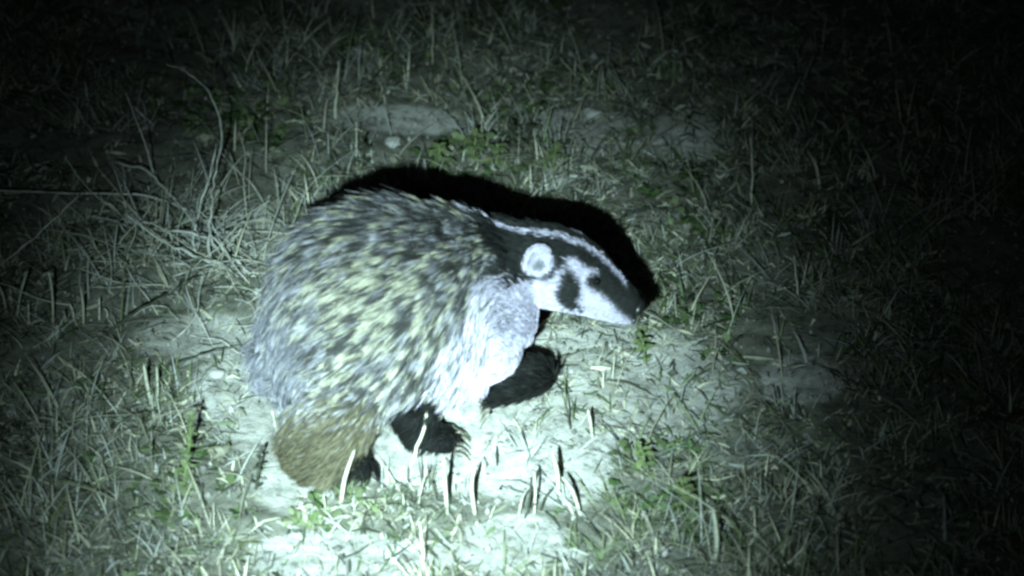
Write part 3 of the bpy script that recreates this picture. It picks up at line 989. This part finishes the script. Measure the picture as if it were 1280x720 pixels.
for x0, x1, yb, yt in ((8, 4, 386, 348), (20, 26, 392, 340), (36, 30, 402, 378), (66, 68, 402, 342), (82, 76, 404, 352), (104, 106, 404, 320), (124, 122, 400, 346), (92, 96, 398, 362), (134, 138, 396, 372)):
    stub([(x0, yb), ((x0 + x1) / 2 + 1, (yb + yt) / 2), (x1, yt)], 0.0024, M_STRAW, 'grass_stub', 'pale dry grass stub in the dim row left of the dead shrub', 'row of dry stubs left of the dead shrub', wiggle=True)
for x0, x1, yb, yt in ((648, 652, 642, 604), (660, 662, 640, 598), (668, 671, 640, 596), (675, 680, 636, 606), (655, 648, 646, 616)):
    stub([(x0, yb), ((x0 + x1) / 2 + 1, (yb + yt) / 2), (x1, yt)], 0.0022, M_DARK if x0 in (660, 655, 675) else M_STRAW, 'grass_stub',
         'short thin stub in the clump on bare soil beside the broad cut blades', 'stubs in the clump beside the broad cut blades', wiggle=True)
for x0, x1, yb, yt in ((406, 408, 640, 600), (440, 436, 636, 606), (462, 468, 640, 604), (478, 472, 644, 612), (505, 502, 634, 600), (545, 540, 640, 604), (522, 526, 630, 590), (576, 580, 646, 618), (610, 612, 650, 622), (418, 414, 650, 614), (489, 492, 622, 588)):
    stub([(x0, yb), ((x0 + x1) / 2 + 1, (yb + yt) / 2), (x1, yt)], RNG.uniform(0.0008, 0.0018), M_STRAW, 'grass_stub', 'short pale stub in the bright row in front of the badger feet', 'bright stubs in front of the badger feet', wiggle=True)


# leafy weed in front of the rump
def weed(label, base, tip, nleaf, leaf, r, mat=M_GREEN, spread=1.0):
    P = stem_pts([base, ((base[0] + tip[0]) / 2 + 2, (base[1] + tip[1]) / 2), tip])
    e = tag(empty('leafy_weed', P[0] + np.array([0, 0, 0.006])), label, 'weed')
    Pc = catmull(P, 6)
    tube_obj('stem', Pc, np.linspace(r, r * 0.5, len(Pc)), mat, parent=e)
    for i in range(nleaf):
        k_ = 0.12 + 0.88 * (i + RNG.random() * 0.6) / nleaf
        p = Pc[min(int(k_ * (len(Pc) - 1)), len(Pc) - 1)]
        a_ = i * 2.4 + RNG.random(); ln_ = leaf * RNG.uniform(0.6, 1.1) * (1.1 - 0.5 * k_)
        d_ = np.array([math.cos(a_) * spread, math.sin(a_) * spread, RNG.uniform(0.2, 0.9)]); d_ /= np.linalg.norm(d_)
        s_ = np.cross(d_, Z); s_ /= np.linalg.norm(s_)
        up = np.cross(s_, d_)
        V = []; ts = (0, 0.25, 0.55, 0.8, 1.0); ws = (0.06, 0.75, 1.0, 0.7, 0.05)
        for t_, w_ in zip(ts, ws):
            c_ = p + d_ * ln_ * t_ - Z * ln_ * 0.35 * t_ * t_
            V += [c_ - s_ * w_ * ln_ * 0.24 + up * ln_ * 0.05 * w_, c_, c_ + s_ * w_ * ln_ * 0.24 + up * ln_ * 0.05 * w_]
        F4 = []
        for j in range(4):
            F4 += [(j * 3, j * 3 + 1, j * 3 + 4, j * 3 + 3), (j * 3 + 1, j * 3 + 2, j * 3 + 5, j * 3 + 4)]
        np_mesh('leaf', np.array(V) - np.array(e.location), [np.array(F4)], mat, smooth=True, parent=e)
    return e


weed('upright green leafy weed casting a long dark shadow left of the hind leg', (228, 606), (240, 512), 26, 0.022, 0.0030, spread=0.5)
weed('small dark weed standing left of the badger hind foot', (318, 606), (326, 560), 10, 0.018, 0.0022, M_DARK, 0.5)
weed('dark weed with one broad head standing behind the badger rump', (452, 206), (453, 172), 9, 0.024, 0.0024, M_DARK, 0.5)
weed('dark round leaved weed beyond the badger back, left one of the pair', (640, 172), (641, 152), 9, 0.022, 0.0022, M_DARK, 0.8)
weed('dark round leaved weed beyond the badger back, right one of the pair', (660, 174), (662, 150), 9, 0.022, 0.0022, M_DARK, 0.8)
for bx0, by0, nl_, lb in ((545, 205, 16, 'low spreading weed just behind the highest part of the badger back'), (590, 190, 18, 'bushy low weed behind the badger back, left of the dark round leaved pair'),
                          (618, 204, 14, 'small bushy weed at the edge of the shadow behind the badger shoulders'), (690, 205, 14, 'low weed at the edge of the shadow behind the badger head')):
    weed(lb, (bx0, by0), (bx0 + 4, by0 - 24), nl_, 0.030, 0.0024, M_GREEN, 1.2)
weed('low leafy weed in shade right of the broad cut blades', (806, 590), (800, 556), 16, 0.026, 0.0026)
weed('spreading leafy weed at the dim edge of light ahead of the badger chest', (858, 640), (850, 596), 16, 0.026, 0.0026)
weed('low leafy weed on the soil under the tip of the badger jaw', (806, 446), (800, 420), 12, 0.022, 0.0022, M_GREEN)

# dead shrub at the left: a tangle of thin stems
shb = gpt(258, 330)
shrub = tag(empty('dead_shrub', shb), 'tangled dead shrub of thin grey stems left of the badger rump', 'shrub')
SPECIAL = [[(262, 330), (262, 290), (266, 240), (272, 198)], [(240, 320), (248, 270), (262, 220), (270, 180)], [(300, 330), (286, 320), (290, 300), (302, 286)],
           [(318, 346), (300, 330), (280, 312), (262, 292)], [(232, 262), (210, 240), (180, 212), (140, 202)], [(280, 322), (262, 300), (222, 288), (170, 276)],
           [(292, 336), (250, 322), (210, 305), (160, 270)], [(262, 350), (230, 330), (170, 340), (120, 348)]]
for pts in SPECIAL:
    P = catmull(stem_pts(pts, RNG.uniform(-0.05, 0.08)), 5)
    P[1:-1] += RNG.normal(0, 0.0015, P[1:-1].shape)
    tube_obj('stem', P, np.linspace(0.0029, 0.0012, len(P)), M_TWIG, 5, parent=shrub)
for i in range(140):
    b = shb + np.array([RNG.normal(-0.01, 0.085), RNG.normal(0, 0.08), 0])
    b[2] = float(gz(b[0], b[1])) - 0.004
    a_ = RNG.uniform(0, 2 * math.pi); ln_ = RNG.uniform(0.06, 0.17); up_ = RNG.uniform(0.15, 1.1)
    d_ = np.array([math.cos(a_), math.sin(a_) * 0.7, up_]); d_ /= np.linalg.norm(d_)
    P = [b]
    for j in range(4):
        d_ = d_ + RNG.normal(0, 0.22, 3) - np.array([0, 0, 0.12]); d_ /= np.linalg.norm(d_)
        P.append(P[-1] + d_ * ln_ / 4)
    P = np.array(P); P[1:, 2] = np.maximum(P[1:, 2], gz(P[1:, 0], P[1:, 1]) + 0.002)
    P = catmull(P, 3)
    tube_obj('stem', P, np.linspace(RNG.uniform(0.0008, 0.0015), 0.0005, len(P)), M_TWIG if RNG.random() < 0.75 else M_STRAW, 4, parent=shrub)


# pale stones
def stone(px, py, rx, ry, label, flat=0.5):
    c = gpt(px, py)
    bm = bmesh.new(); bmesh.ops.create_icosphere(bm, subdivisions=3, radius=1.0)
    sd_ = RNG.random() * 100
    for v in bm.verts:
        p = v.co; f = 0.45 + 1.1 * float(fbm(p.x * 1.6 + sd_, p.y * 1.6 + p.z * 2.1, int(sd_), 4))
        v.co = Vector((p.x * rx * S * f, p.y * rx * S * 0.8 * f, p.z * ry * S * flat * 2 * f))
    me = bpy.data.meshes.new('stone'); bm.to_mesh(me); bm.free()
    for p in me.polygons: p.use_smooth = True
    me.materials.append(M_STONE)
    o = bpy.data.objects.new('stone', me); COL.objects.link(o); o.location = c + np.array([0, 0, ry * S * 0.25])
    return tag(o, label, 'stone')


stone(740, 138, 14, 8, 'pale flat stone on the bare patch beyond the badger head')
stone(448, 64, 16, 7, 'pale stone in dark grass far behind the badger rump, by the straight stalk')
stone(490, 172, 12, 7, 'small pale stone in the grass just behind the badger back')
stone(268, 464, 12, 7, 'small pale stone on bare soil left of the badger hind leg')
